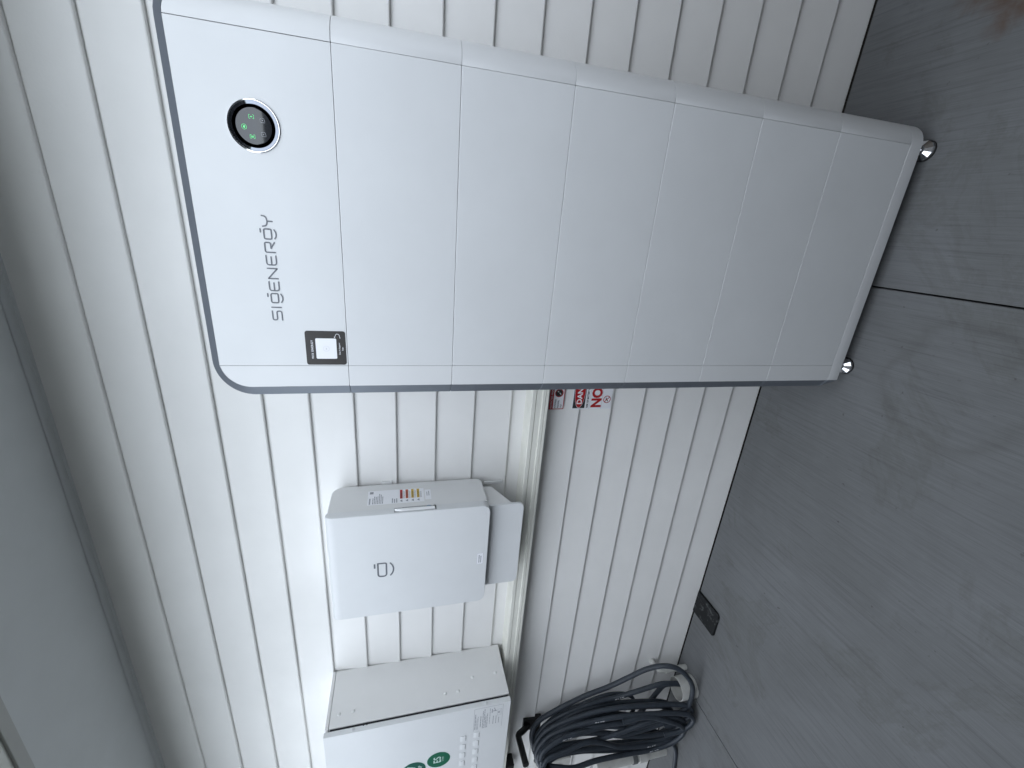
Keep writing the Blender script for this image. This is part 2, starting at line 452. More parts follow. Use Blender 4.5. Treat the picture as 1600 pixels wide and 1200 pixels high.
# unseen fence added across the path to keep the low wall and slab dim
fen = thing('light_blocker_fence', 'unseen dark sheet fence added across the path to block low light', 'fence', (0, -1.90, 0))
for i in range(6):
    x0 = -9.4 + i * 2.1
    pts = []; n = 42
    for j in range(n + 1):
        x = x0 + 0.03 + 2.04 * j / n
        pts.append((x, -1.90 + (0.012 if (j // 2) % 2 else -0.012)))
    poly = pts + [(x, y - 0.002) for x, y in reversed(pts)]
    obj('blocker_fence_sheet', prism(poly, 'z', 0.03, 1.98), 'fence', fen)
    obj('blocker_fence_rail', box(x0 + 0.03, x0 + 2.07, -1.93, -1.87, 1.98, 2.02, 0.003), 'fence', fen)
for i in range(7):
    obj('blocker_fence_post', box(-9.43 + i * 2.1, -9.37 + i * 2.1, -1.93, -1.87, -0.04, 2.03, 0.003), 'fence', fen)

# unseen gate added on the right to darken the low wall and slab
gt = thing('light_blocker_gate', 'unseen dark gate added on the right to block low light', 'gate', (1.41, -0.97, 0))
for i in range(13):
    obj('blocker_gate_board', box(1.40, 1.422, -1.86 + i * 0.142, -1.86 + i * 0.142 + 0.138, 0.03, 1.60, 0.002, 1), 'gate', gt)
for z in (0.3, 0.8, 1.35):
    obj('blocker_gate_rail', box(1.423, 1.46, -1.86, -0.02, z, z + 0.09), 'gate', gt)

# ------------------------------------------------------------------ battery stack
D = 0.3637; YF = -D; ZB = 0.101; MH = 0.27; YB = -0.10
stack = thing('battery_stack', 'tall white home battery stack with grey edge trim and round display', 'battery', (0.01, -0.23, 0))
SX = stack.location.x
XL, XS, XR = -0.3835, -0.3275, 0.3695        # left edge, left seam, right seam
BA, BB = 0.029, 0.022                        # grey bevel: out, back
RC = 0.062                                   # right roll
G = 0.00045                                   # half seam
arc = [(XR + G + (RC) * math.sin(a), YF + RC * (1 - math.cos(a))) for a in [i * PI / 2 / 12 for i in range(13)]]
P_FRONT = [(XS + G, YF), (XR - G, YF), (XR - G, YF + 0.02), (XS + G, YF + 0.02)]
P_LEFT = [(XL, YF), (XS - G, YF), (XS - G, YF + 0.02), (XL, YF + 0.02)]
P_TRIM = [(XL - 0.0002, YF + 0.0006), (XL - BA, YF + BB), (XL - BA, YF + 0.07), (XL - BA + 0.006, YF + 0.07), (XL - BA + 0.006, YF + BB + 0.004), (XL - 0.0002, YF + 0.007)]
P_RIGHT = arc + [(XR + G + RC, YB - 0.02), (XR + G + RC - 0.006, YB - 0.02), (XR + G + RC - 0.006, YF + RC)] + [(XR + G, YF + 0.02)]
P_CORE = [(XL - BA + 0.0065, YF + 0.0215), (XR + 0.02, YF + 0.0215), (XR + RC - 0.007, YF + RC + 0.01), (XR + RC - 0.007, YB), (XL - BA + 0.0065, YB)]
CH = 0.0011
def up(poly): return poly
parts_tpl = None
for k in range(6):
    z = ZB + MH * k
    if parts_tpl is None:
        c = obj('battery_module', prism(P_CORE, 'z', z + 0.004, z + MH - 0.004), 'core', stack, loc=(SX, -0.23, z))
        kids = []
        for nm, poly, m_, sm in (('front_panel', P_FRONT, 'white', False), ('left_cap', P_LEFT, 'cap', False), ('edge_trim', P_TRIM, 'trim', False), ('right_cap', P_RIGHT, 'cap', True)):
            b = prism(poly, 'z', z + 0.0004, z + MH - 0.0004, CH, 2)
            kids.append(obj(nm, b, m_, c, sm, ang=14))
        parts_tpl = (c, kids)
    else:
        c0, kids = parts_tpl
        c = c0.copy(); COL.objects.link(c); c.location = c0.location + Vector((0, 0, MH * k))
        for kd in kids:
            d = kd.copy(); COL.objects.link(d); d.parent = c
# plinth tray under the lowest module
P_BASE = [(XL, YF)] + arc + [(XR + G + RC, YB - 0.02), (XL, YB - 0.02)]
tray = obj('base_tray', prism(P_BASE, 'z', 0.056, ZB - 0.0004, CH, 2), 'cap', stack, True, ang=14)
pt = [(XL - 0.0003, YF + 0.0006), (XL - BA, YF + BB), (XL - BA, YB - 0.02), (XL - 0.0003, YB - 0.02)]
bt = prism(pt, 'z', 0.056, ZB - 0.0004, CH, 1)
for v in bt.verts:                             # the trim tapers away towards the floor
    if v.co.z < 0.07 and v.co.x < XL - 0.004: v.co.x += 0.020; v.co.z += 0.002
obj('edge_trim', bt, 'trim', tray)
# adjustable feet
for fx, fy in ((0.366, -0.338), (-0.338, -0.334), (0.366, -0.135), (-0.338, -0.135)):
    ft = obj('foot', lathe([(0.0295, 0.007), (0.0285, 0.012), (0.013, 0.024), (0.0125, 0.028)], 12, (fx, fy, 0), sharp_sides=True), 'chrome', stack)
    obj('foot_pad', lathe([(0.029, 0.0), (0.031, 0.001), (0.031, 0.0062), (0.030, 0.0068)], 32, (fx, fy, 0)), 'rubber', ft, True)
    obj('foot_stem', lathe([(0.0065, 0.0282), (0.0065, 0.060)], 20, (fx, fy, 0)), 'chrome', ft, True)

# inverter head unit with rounded upper corners
ZI0, ZI1 = ZB + 6 * MH, 2.0165
RT = 0.066
inv = obj('inverter_unit', prism(P_CORE, 'z', ZI0 + 0.004, ZI1 - 0.07), 'core', stack, loc=(SX, -0.23, ZI0))
obj('front_panel', box(XS + G, XR - G, YF, YF + 0.02, ZI0 + 0.0004, ZI1 - 0.0002, 0.0009, 2), 'white', inv)
obj('backplate', box(-0.345, 0.392, YF + 0.0215, YF + 0.030, ZI0 + 0.003, ZI1 - 0.004), 'core', inv)
lc = [(XS - G, ZI0 + 0.0004), (XS - G, ZI1 - 0.0004)]
cxl, czl = XL + RT, ZI1 - RT
lc += [(cxl + RT * math.cos(a), czl + RT * math.sin(a) - 0.0004) for a in [PI / 2 + i * PI / 2 / 14 for i in range(15)] if cxl + RT * math.cos(a) < XS - G]
lc += [(XL, ZI0 + 0.0004)]
obj('left_cap', prism(lc, 'y', YF, YF + 0.02, 0.0007, 1), 'cap', inv, True, ang=14)
# right cap: the roll, its top cut back round the corner
RQ = 0.0635
def ztop(x):
    d = min(max(x - XR - G, 0.0), RC)
    return ZI1 - (RQ - math.sqrt(RQ * RQ - d * d))
rcb = bmesh.new(); cols = []
for x, y in arc + [(XR + G + RC, YB - 0.02)]:
    zt = ztop(x) - 0.0004
    cols.append([rcb.verts.new((x, y + (0.0008 if k in (0, 3) else 0.0), z_)) for k, z_ in enumerate((ZI0 + 0.0004, ZI0 + 0.0014, zt - 0.001, zt))])
for a, b in zip(cols, cols[1:]):
    for i in range(3): rcb.faces.new((a[i], b[i], b[i + 1], a[i + 1]))
obj('right_cap', rcb, 'cap', inv, True, ang=14)
# grey trim round the left side and over the top
path = [(XL, 0.0, ZI0 + 0.0004, -1, 0)] + [(cxl + RT * math.cos(a), 0.0, czl + RT * math.sin(a), math.cos(a), math.sin(a)) for a in [PI - i * PI / 2 / 16 for i in range(17)]]
for x, y in [(XR - 0.002, YF)] + arc[1:-1]:
    d = min(max(x - XR - G, 0.0), RC); nx = d / RQ
    path.append((x, y - YF, ztop(x), nx, math.sqrt(1 - nx * nx)))
tb = bmesh.new(); prof = [(0.0003, 0.0006), (BA, BB), (BA, 0.075), (BA - 0.006, 0.075), (BA - 0.006, BB + 0.004), (0.0003, 0.008)]
rr = []
for x, dy, z, nx, nzv in path:
    kk = 1 - 0.36 * max(0.0, nzv) ** 2                 # the strip is narrower along the top
    rr.append([tb.verts.new((x + nx * o_ * kk, YF + dy + b_ * (kk if b_ < 0.03 else 1), z + nzv * o_ * kk)) for o_, b_ in prof])
for a, b in zip(rr, rr[1:]):
    for i in range(len(prof)): tb.faces.new((a[i], b[i], b[(i + 1) % len(prof)], a[(i + 1) % len(prof)]))
tb.faces.new(rr[0]); tb.faces.new(rr[-1][::-1])
obj('edge_trim', tb, 'trim', inv, True, ang=20)
obj('top_cover', box(XL + 0.04, XR + 0.02, YF + 0.03, YB - 0.005, ZI1 - 0.02, ZI1 + 0.009, 0.003), 'core', inv)
# hinge and vent marks along the right side of the head unit and the module below
for z0, z1, yy in ((1.86, 1.90, -0.292), (1.80, 1.85, -0.285), (1.745, 1.785, -0.292)):
    obj('vent_slot', box(XR + RC + 0.0002, XR + RC + 0.0022, yy, yy + 0.004, z0, z1, 0.0006, 1), 'cap', inv)

# round display
DX, DZ, DR = 0.1995, 1.8803, 0.0500
disp = obj('display', lathe([(DR, -0.004), (DR, 0.0018), (DR - 0.0012, 0.0028), (DR - 0.0028, 0.0024), (DR - 0.0030, -0.003)], 72, (DX, YF, DZ), 'y'), 'chrome', stack, True)
obj('mirror_ring', lathe([(DR - 0.0031, 0.0000), (DR - 0.0036, 0.0022), (0.0348, -0.0022), (0.0342, -0.003)], 72, (DX, YF, DZ), 'y'), 'ring', disp, True)
obj('screen', lathe([(0.0341, -0.003), (0.0341, 0.0006), (0.0334, 0.0012), (0.0330, 0.0013)], 72, (DX, YF, DZ), 'y'), 'glass', disp, True)
FD = to_front(YF - 0.00145, DX, DZ)
def icon(cu, cv, kind):
    b = bmesh.new(); s = 0.0047; t = 0.0006
    if kind == 'home':
        fring(b, cu, cv, s, t, FD, 0.0001, 24)
        flat(b, [(cu - 0.0022, cv - 0.0016), (cu + 0.0022, cv - 0.0016), (cu + 0.0022, cv + 0.0004), (cu, cv + 0.0024), (cu - 0.0022, cv + 0.0004)], FD, 0.0001)
    elif kind in ('bolt', 'bars'):
        for sg in (-1, 1):
            stroke(b, rounded([(cu - 0.0036, cv + sg * 0.0022), (cu - 0.0036, cv + sg * 0.0046), (cu + 0.0036, cv + sg * 0.0046), (cu + 0.0036, cv + sg * 0.0022)], 0.002), t, FD, 0.0001)
        if kind == 'bolt': flat(b, [(cu + 0.0004, cv + 0.0028), (cu - 0.0018, cv - 0.0004), (cu - 0.0001, cv - 0.0004), (cu - 0.0005, cv - 0.0028), (cu + 0.0018, cv + 0.0005), (cu + 0.0001, cv + 0.0005)], FD, 0.0001)
        else:
            for d in (-0.0017, 0, 0.0017): frect(b, cu - 0.0019, cu + 0.0019, cv + d - 0.0005, cv + d + 0.0005, FD, 0.0001)
    else:
        stroke(b, rounded([(cu - 0.004, cv - 0.0044), (cu - 0.004, cv + 0.0042), (cu + 0.004, cv + 0.0042), (cu + 0.004, cv - 0.003), (cu - 0.0024, cv - 0.0042)], 0.002), t, FD, 0.0001)
        fcirc(b, cu, cv, 0.0009, FD, 0.0001, 12)
    return b
for cu, cv, kd, m_ in ((-0.0030, 0.0185, 'home', 'led'), (0.0168, 0.0030, 'bolt', 'led'), (-0.0200, 0.0045, 'bars', 'led'), (0.0122, -0.0175, 'plug', 'icon'), (-0.0135, -0.0170, 'plug', 'icon')):
    obj('icon', icon(cu, cv, kd), m_, disp)

# lettering on the head unit: SIGENERGY in drawn strokes
def glyph(b, ch, f, x, z, w, h, t, hh=0.0003):
    r = h * 0.27
    def S(p, rr=r): stroke(b, rounded([(x + u * w, z + v * h) for u, v in p], rr), t, f, hh)
    if ch == 'S': S([(1, 1), (0, 1), (0, 0.52), (1, 0.52), (1, 0), (0, 0)], h * 0.22)
    elif ch == 'I': S([(0.1, 1), (0.1, 0)])
    elif ch == 'E': S([(1, 1), (0, 1), (0, 0), (1, 0)], h * 0.3); S([(0.02, 0.5), (0.88, 0.5)])
    elif ch == 'N': S([(0, 0), (0, 1), (1, 0), (1, 1)], h * 0.05)
    elif ch == 'R': S([(0, 0), (0, 1), (1, 1), (1, 0.40), (0.42, 0.40), (0.42, 0.36)], h * 0.2); S([(0.42, 0.40), (1.02, 0.0)], 0)
    elif ch == 'Y':
        S([(0, 1), (0.06, 0.62), (0.5, 0.47), (0.94, 0.62), (1, 1)], h * 0.3); S([(0.5, 0.47), (0.5, 0)])
    elif ch == 'G':
        pts = rounded([(x + w, z + h * 0.4), (x + w, z + h * 0.95), (x, z + h * 0.95), (x, z + h * 0.2), (x + w, z + h * 0.2), (x + w, z + h * 0.45)], h * 0.2)
        stroke(b, pts, t, f, hh)
        S([(0.66, 1.28), (0.98, 1.28)])
        S([(0.06, -0.10), (0.3, -0.26), (0.7, -0.26), (0.96, -0.10)], h * 0.3)
lg = bmesh.new(); FL = to_front(YF - 0.0003)
# letters set along the measured baseline
lx = -0.2105
for ch, w, gap in (('S', 0.0215, 0.0085), ('I', 0.004, 0.0075), ('G', 0.0215, 0.0070), ('E', 0.0205, 0.0075), ('N', 0.0230, 0.0080), ('E', 0.0205, 0.0075), ('R', 0.0215, 0.0075), ('G', 0.0215, 0.0055), ('Y', 0.0225, 0)):
    glyph(lg, ch, FL, lx, 1.8655, w, 0.0205, 0.0029); lx += w + gap
obj('lettering', lg, 'logo', inv)

# installer's sticker on the seam
stk = obj('sticker', (lambda b: (flat(b, rrect(-0.3245, -0.2360, 1.7250, 1.8195, (0.006,) * 4), to_front(YF - 0.0002), 0.0004), b)[1])(bmesh.new()), 'stk_black', stack)
stk['label'] = 'black sticker with a white square and small white lettering'
FS = to_front(YF - 0.0007)
b = bmesh.new(); flat(b, rrect(-0.3085, -0.2550, 1.7470, 1.7960, (0.003,) * 4), FS, 0.0002); obj('white_square', b, 'stk_white', stk)
b = bmesh.new()
FS2 = to_front(YF - 0.0010)
text(b, 'WIX ENERGY', 0.0070, FS2, -0.3085, 1.8020, 0.0001, 0.0001, sx=1.02, spacing=1.18)
obj('lettering', b, 'stk_white', stk); b = bmesh.new()
text(b, 'Sales & Support', 0.0050, FS2, -0.2820, 1.7385, 0.0001, 0.00005, align='CENTER')
obj('lettering', b, 'stk_white', stk); b = bmesh.new()
text(b, 'Scan', 0.0050, FS2, -0.2820, 1.7310, 0.0001, 0.00005, align='CENTER')
obj('lettering', b, 'stk_white', stk); b = bmesh.new()
stroke(b, rounded([(-0.2515, 1.7500), (-0.2425, 1.7465), (-0.2440, 1.7395), (-0.2545, 1.7375)], 0.006), 0.0010, FS2, 0.0001)
flat(b, [(-0.2535, 1.7510), (-0.2515, 1.7485), (-0.2503, 1.7518)], FS2, 0.0001)
obj('curved_arrow', b, 'stk_white', stk)
b = bmesh.new(); fring(b, -0.2818, 1.7715, 0.0070, 0.0004, FS2, 0.0001); text(b, 'w', 0.0075, FS2, -0.2818, 1.7696, 0.0001, align='CENTER'); obj('emblem', b, 'ink_pale', stk)

# ------------------------------------------------------------------ trunking
dp = [(0.010, 1.112), (-0.024, 1.112), (-0.0245, 1.1100), (-0.0275, 1.1100), (-0.028, 1.1125), (-0.0735, 1.1125), (-0.0750, 1.1110), (-0.0750, 1.0970), (-0.0700, 1.0960), (-0.0700, 1.0945), (-0.0730, 1.0940), (-0.0730, 1.0730), (-0.0760, 1.0715),
      (-0.0765, 1.0700), (-0.0765, 1.0600), (-0.0735, 1.0590), (-0.0735, 1.0575), (-0.0750, 1.0570), (-0.0750, 1.0470), (-0.0740, 1.0460), (0.010, 1.0460)]
tr = thing('cable_trunking', 'cream ribbed plastic cable trunking running level along the wall', 'trunking', (-2.0, 0.0, 1.046))
obj('duct', prism(dp, 'x', -4.6, -0.12), 'duct', tr)

# ------------------------------------------------------------------ warning signs
def sign_board(name, label, x0, x1, z0, z1):
    s = tag(obj(name, box(x0, x1, -0.0042, -0.0022, z0, z1, 0.0004, 1), 'stk_white', loc=((x0 + x1) / 2, -0.003, z0)), label, 'sign'); return s
SY = -0.0044
s1 = sign_board('warning_sign', 'small white sign with red border beside the battery stack, under the trunking', -0.633, -0.515, 0.952, 1.016)
F1 = to_front(SY)
b = bmesh.new()
frect(b, -0.6325, -0.5155, 0.9985, 1.0155, F1); frect(b, -0.6325, -0.5155, 0.9525, 0.9555, F1); frect(b, -0.6325, -0.6295, 0.9555, 0.9985, F1); frect(b, -0.5185, -0.5155, 0.9555, 0.9985, F1)
obj('red_border', b, 'red', s1)
b = bmesh.new(); F1b = to_front(SY - 0.0004)
text(b, 'RESTRICTED AREA', 0.0098, F1b, -0.6285, 1.0035, 0.0001, 0.0001, sx=1.0); obj('white_lettering', b, 'stk_white', s1)
b = bmesh.new()
for i, s in enumerate(('AUTHORISED', 'PERSONNEL', 'ONLY')): text(b, s, 0.0098, F1, -0.6275, 0.9860 - i * 0.0125, 0.0003, 0.0001, sx=0.66)
obj('black_lettering', b, 'ink', s1)
b = bmesh.new(); fring(b, -0.562, 0.9770, 0.0160, 0.0034, F1, 0.0003); obj('red_ring', b, 'red', s1)
b = bmesh.new(); fcirc(b, -0.562, 0.9770, 0.0142, F1, 0.0002); obj('black_disc', b, 'stk_black', s1)
b = bmesh.new(); flat(b, [(-0.5700, 0.9700), (-0.5655, 0.9690), (-0.5600, 0.9745), (-0.5620, 0.9765)], F1b, 0.0002); flat(b, [(-0.5560, 0.9850), (-0.5525, 0.9830), (-0.5570, 0.9780), (-0.5590, 0.9795)], F1b, 0.0002); obj('hand_mark', b, 'stk_white', s1)

s2 = sign_board('danger_sign', 'larger white danger sign with red oval and big red NO beside the battery stack', -0.6365, -0.4575, 0.742, 0.9165)
b = bmesh.new(); frect(b, -0.6305, -0.4635, 0.8600, 0.9125, F1); obj('black_band', b, 'ink', s2)
b = bmesh.new(); flat(b, [(-0.547 + 0.0820 * math.cos(t), 0.8862 + 0.0240 * math.sin(t)) for t in [2 * PI * i / 64 for i in range(64)]], F1b, 0.0001); obj('oval_rim', b, 'stk_white', s2)
b = bmesh.new(); flat(b, [(-0.547 + 0.0806 * math.cos(t), 0.8862 + 0.0228 * math.sin(t)) for t in [2 * PI * i / 64 for i in range(64)]], to_front(SY - 0.0006), 0.0001); obj('oval', b, 'red', s2)
b = bmesh.new(); text(b, 'DANGER', 0.0310, to_front(SY - 0.0008), -0.547, 0.8758, 0.0001, 0.0009, sx=1.06, align='CENTER'); obj('white_lettering', b, 'stk_white', s2)
b = bmesh.new(); text(b, 'RISK OF BATTERY EXPLOSION', 0.0118, F1, -0.6290, 0.8452, 0.0003, 0.0004, sx=0.78, spacing=1.05); obj('black_lettering', b, 'ink', s2)
b = bmesh.new(); text(b, 'NO', 0.0600, F1, -0.6300, 0.7900, 0.0003, 0.0026, sx=0.92); obj('red_lettering', b, 'red', s2)
b = bmesh.new(); frect(b, -0.6340, -0.460, 0.8385, 0.8391, F1, 0.0002); frect(b, -0.6340, -0.460, 0.7850, 0.7856, F1, 0.0002); obj('rule', b, 'ink_grey', s2)
b = bmesh.new(); fring(b, -0.594, 0.7635, 0.0150, 0.0030, F1, 0.0003); stroke(b, [(-0.6045, 0.7740), (-0.5835, 0.7530)], 0.0030, F1b, 0.0001); obj('red_ring', b, 'red', s2)
b = bmesh.new(); stroke(b, [(-0.602, 0.7590), (-0.594, 0.7640), (-0.587, 0.7690)], 0.0030, F1, 0.0002); stroke(b, [(-0.596, 0.7690), (-0.590, 0.7580)], 0.0024, F1, 0.0002); obj('figure_mark', b, 'ink', s2)

# ------------------------------------------------------------------ gateway box
GX0, GX1 = -1.3865, -0.928
gw = thing('gateway_box', 'white wall-mounted gateway box with side latch and grey logo, above the trunking', 'electrical box', (-1.157, 0.0, 1.131))
body = [(-0.012, 1.290), (-0.012, 1.808)]
body += [(-0.012 - 0.038 * (1 - math.cos(a)), 1.802 + 0.038 * math.sin(a)) for a in [i * PI / 16 for i in range(1, 9)]]
body += [(-0.1655, 1.8405), (-0.1655, 1.279)] + [(-0.034 + 0.022 * math.sin(a), 1.301 - 0.022 * math.cos(a)) for a in [i * PI / 12 for i in range(0, 6)]]
obj('body', prism(body, 'x', GX0 + 0.001, GX1 - 0.001, 0.0012, 1), 'gwbody', gw, True, ang=20)
obj('seam_shade', box(GX0 + 0.004, GX1 - 0.004, -0.1692, -0.1600, 1.285, 1.835), 'gasket', gw)  # dark strip stands in for the shade in the door seam
def cover(x0, x1, z0, z1, yb, yf, rings, rb):
    b = bmesh.new(); R_ = []
    for y, s, u in rings:
        o_ = rrect(x0 + s, x1 - s, z0 + s, z1 - u, (rb - s, rb - s, 0.0035, 0.0035), 7)
        R_.append([b.verts.new((x, y, z)) for x, z in o_])
    for a, c in zip(R_, R_[1:]):
        for i in range(len(a)): b.faces.new((a[i], a[(i + 1) % len(a)], c[(i + 1) % len(c)], c[i]))
    b.faces.new(R_[0]); b.faces.new(R_[-1][::-1]); return b
rg = [(-0.1680, 0.0, 0.006), (-0.1690, 0.0, 0.003), (-0.1730, 0.0, 0.0008), (-0.1780, 0.0, 0.0), (-0.1850, 0.0, 0.0008), (-0.1900, 0.0, 0.003), (-0.1940, 0.0, 0.0065), (-0.1970, 0.0, 0.0115), (-0.1985, 0.0004, 0.0165), (-0.1996, 0.0010, 0.024), (-0.2, 0.0018, 0.034)]
obj('door', cover(GX0, GX1 + 0.0015, 1.272, 1.8455, -0.168, -0.2, rg, 0.030), 'gw', gw, True, ang=26)
FG = to_front(-0.2004)
b = bmesh.new()
pts = [(-1.1395, 1.660), (-1.1395, 1.6778)] + rounded([(-1.1395, 1.6782), (-1.2000, 1.6782), (-1.2000, 1.6485), (-1.1395, 1.6485), (-1.1395, 1.662)], 0.012)
stroke(b, pts, 0.0056, FG, 0.0002); frect(b, -1.160, -1.140, 1.6865, 1.6925, FG, 0.0002, 0.0012)
stroke(b, [(-1.1700 + 0.0420 * math.sin(a), 1.6655 - 0.0420 * math.cos(a)) for a in [math.radians(-42 + 7 * i) for i in range(13)]], 0.0054, FG, 0.0002)
obj('logo', b, 'logo', gw)
lb = obj('rating_label', (lambda b: (frect(b, -1.197, -1.141, 1.2865, 1.3140, FG, 0.0002, 0.001), b)[1])(bmesh.new()), 'stk_white', gw)
b = bmesh.new(); FG2 = to_front(-0.2007)
for a in ((-1.1955, -1.1425, 1.3122, 1.3130), (-1.1955, -1.1425, 1.2875, 1.2883), (-1.1433, -1.1425, 1.2883, 1.3122), (-1.1955, -1.1947, 1.2883, 1.3122)): frect(b, *a, FG2, 0.0001)
lines_block(b, -1.188, -1.150, 1.2935, 1.3075, 2, FG2, 0.0001, 0.55, 0.2); obj('print', b, 'ink_grey', lb)
# latch on the right side
lt = obj('latch', box(GX1 + 0.0012, GX1 + 0.0030, -0.1945, -0.1705, 1.470, 1.618, 0.0006, 1), 'latchplate', gw)
lv = [(-0.1940, 1.476), (-0.1940, 1.592), (-0.1915, 1.612), (-0.1865, 1.616), (-0.1865, 1.590), (-0.1860, 1.476)]
obj('lever', prism([(y, z) for y, z in lv], 'x', GX1 + 0.0031, GX1 + 0.0120, 0.001, 1), 'latch', lt)
obj('lever_face', box(GX1 + 0.0031, GX1 + 0.0062, -0.1850, -0.1725, 1.486, 1.590, 0.0008, 1), 'latchplate', lt)
obj('key_barrel', prism([(-0.1780 + 0.0048 * math.cos(2 * PI * i / 20), 1.4965 + 0.0085 * math.sin(2 * PI * i / 20)) for i in range(20)], 'x', GX1 + 0.0056, GX1 + 0.0068), 'keyblue', lt)
obj('latch_end', box(GX1 + 0.0031, GX1 + 0.0058, -0.1835, -0.1725, 1.4725, 1.4795, 0.0005, 1), 'black', lt)
# side labels
FGS = to_side(GX1 - 0.0009)
nl = obj('data_label', (lambda b: (frect(b, -0.138, -0.052, 1.602, 1.712, FGS, 0.0003), b)[1])(bmesh.new()), 'stk_white', gw)
FGT = to_side(GX1 - 0.0004)
b = bmesh.new(); lines_block(b, -0.134, -0.098, 1.700, 1.708, 1, FGT, 0.0001, 0.6, 0.05); lines_block(b, -0.134, -0.072, 1.656, 1.696, 7, FGT, 0.0001, 0.5, 0.5)
frect(b, -0.072, -0.058, 1.693, 1.706, FGT, 0.0001); lines_block(b, -0.134, -0.105, 1.605, 1.628, 3, FGT, 0.0001, 0.5, 0.3); obj('print', b, 'ink_grey', nl)['kind'] = 'stuff'
wl2 = obj('warning_label', (lambda b: (frect(b, -0.138, -0.054, 1.510, 1.601, FGS, 0.0003), b)[1])(bmesh.new()), 'stk_white', gw)
for i, m_ in enumerate(('red', 'orange', 'yellow', 'yellow')):
    z = 1.588 - i * 0.0205
    b = bmesh.new(); frect(b, -0.112, -0.056, z, z + 0.0095, FGT, 0.0001); obj('colour_strip', b, m_, wl2)
b = bmesh.new()
for i in range(4):
    z = 1.588 - i * 0.0205
    lines_block(b, -0.112, -0.060, z - 0.0085, z - 0.001, 2, FGT, 0.0001, 0.45, 0.3); flat(b, [(-0.133, z + 0.001), (-0.118, z + 0.001), (-0.1255, z + 0.010)], FGT, 0.0001)
obj('print', b, 'ink_grey', wl2)
b = bmesh.new()
for i, s in enumerate(('DANGER', 'WARNING', 'CAUTION', 'CAUTION')): text(b, s, 0.0085, to_side(GX1 - 0.0002), -0.108, 1.5895 - i * 0.0205, 0.0001, 0.0001, sx=1.0)
obj('lettering', b, 'stk_black', wl2)
cl = obj('code_label', (lambda b: (frect(b, -0.128, -0.066, 1.484, 1.506, FGS, 0.0003), b)[1])(bmesh.new()), 'stk_white', gw)
b = bmesh.new(); lines_block(b, -0.105, -0.070, 1.488, 1.502, 2, FGT, 0.0001, 0.4, 0.3); obj('print', b, 'ink_grey', cl)
# cable hood under the box
hood = [(-0.030, 1.2785), (-0.150, 1.2785), (-0.150, 1.178), (-0.034, 1.236)]
hd = obj('cable_hood', prism(hood, 'x', -1.345, -0.9575, 0.001, 1), 'gwbody', gw)
obj('hood_front', prism(rrect(-1.3460, -0.9565, 1.131, 1.2710, (0.020, 0.020, 0.0, 0.0)), 'y', -0.162, -0.1505, 0.0012, 2), 'gw', hd, True, ang=20)
obj('wall_bracket', box(-0.962, -0.950, -0.011, -0.001, 1.185, 1.262, 0.001, 1), 'gwbody', gw)
obj('wall_bracket', box(-0.940, -0.922, -0.008, 0.002, 1.628, 1.668, 0.001, 1), 'gwbody', gw)

# ------------------------------------------------------------------ metal cabinet
CX1, CX0, CYF = -1.920, -2.62, -0.272
cb = thing('metal_cabinet', 'white metal switchboard cabinet with green round stickers on its door', 'cabinet', (-2.27, 0.0, 1.134))
obj('case', box(CX0, CX1, -0.2395, 0.004, 1.134, 1.889, 0.0015, 2), 'cab', cb)
obj('top_plate', box(CX0, CX1 + 0.0008, -0.2425, 0.004, 1.8905, 1.903, 0.001, 1), 'cab', cb)
obj('gasket', box(CX0 + 0.012, CX1 - 0.006, -0.2525, -0.2397, 1.140, 1.884), 'gasket', cb)
dr = obj('door', box(CX0, CX1, CYF, -0.2505, 1.1325, 1.9055, 0.0018, 2), 'cabdoor', cb)
for y, z in ((-0.189, 1.855), (-0.187, 1.800), (-0.188, 1.414), (-0.188, 1.357), (-0.137, 1.285), (-0.136, 1.176)):
    bb = lathe([(0.0072, 0.0), (0.0068, 0.0022), (0.0048, 0.0044), (0.0012, 0.0052)], 16)
    bmesh.ops.rotate(bb, verts=bb.verts, matrix=Matrix.Rotation(PI / 2, 3, 'Y')); bmesh.ops.translate(bb, verts=bb.verts, vec=(CX1 + 0.0001, y, z))
    obj('rivet', bb, 'cab', cb, True)
for y, z in ((-0.2615, 1.795), (-0.2615, 1.243)):
    bb = lathe([(0.0066, 0.0), (0.0062, 0.0022), (0.0040, 0.0040), (0.0036, 0.0016)], 16)
    bmesh.ops.rotate(bb, verts=bb.verts, matrix=Matrix.Rotation(PI / 2, 3, 'Y')); bmesh.ops.translate(bb, verts=bb.verts, vec=(CX1 + 0.0001, y, z))
    obj('screw', bb, 'cabdoor', dr, True)
for z in (1.752, 1.738):
    obj('hinge_tab', box(CX1 - 0.004, CX1 + 0.0012, -0.2535, -0.2440, z, z + 0.005), 'gasket', dr)
# louvres: short pressed hoods open at the bottom
for row in (1.3425, 1.2825):
    for j in range(6):
        xc = -2.104 - j * 0.0585 - (0.006 if row > 1.3 else 0)
        lp = [(CYF + 0.001, row + 0.0165), (CYF - 0.0085, row + 0.0010), (CYF - 0.0085, row - 0.0150), (CYF - 0.0070, row - 0.0150), (CYF + 0.001, row - 0.0125)]
        lp = [(CYF + 0.001, row + 0.0155), (CYF - 0.0020, row - 0.0020), (CYF - 0.0026, row - 0.0145), (CYF + 0.001, row - 0.0145)]
        lo = obj('louvre', prism(lp, 'x', xc - 0.0175, xc + 0.0175, 0.0008, 1), 'cabdoor', dr)
        obj('louvre_shade', box(xc - 0.0155, xc + 0.0155, CYF - 0.0018, CYF + 0.0005, row - 0.0158, row - 0.0147), 'gasket', dr)  # black strip painted in for the shade under the louvre lip
FC = to_front(CYF - 0.0002)
FC2 = to_front(CYF - 0.0005)
il = obj('instruction_label', (lambda b: (frect(b, -2.078, -1.930, 1.1650, 1.2965, FC, 0.0002), b)[1])(bmesh.new()), 'cabdoor', dr)
b = bmesh.new()
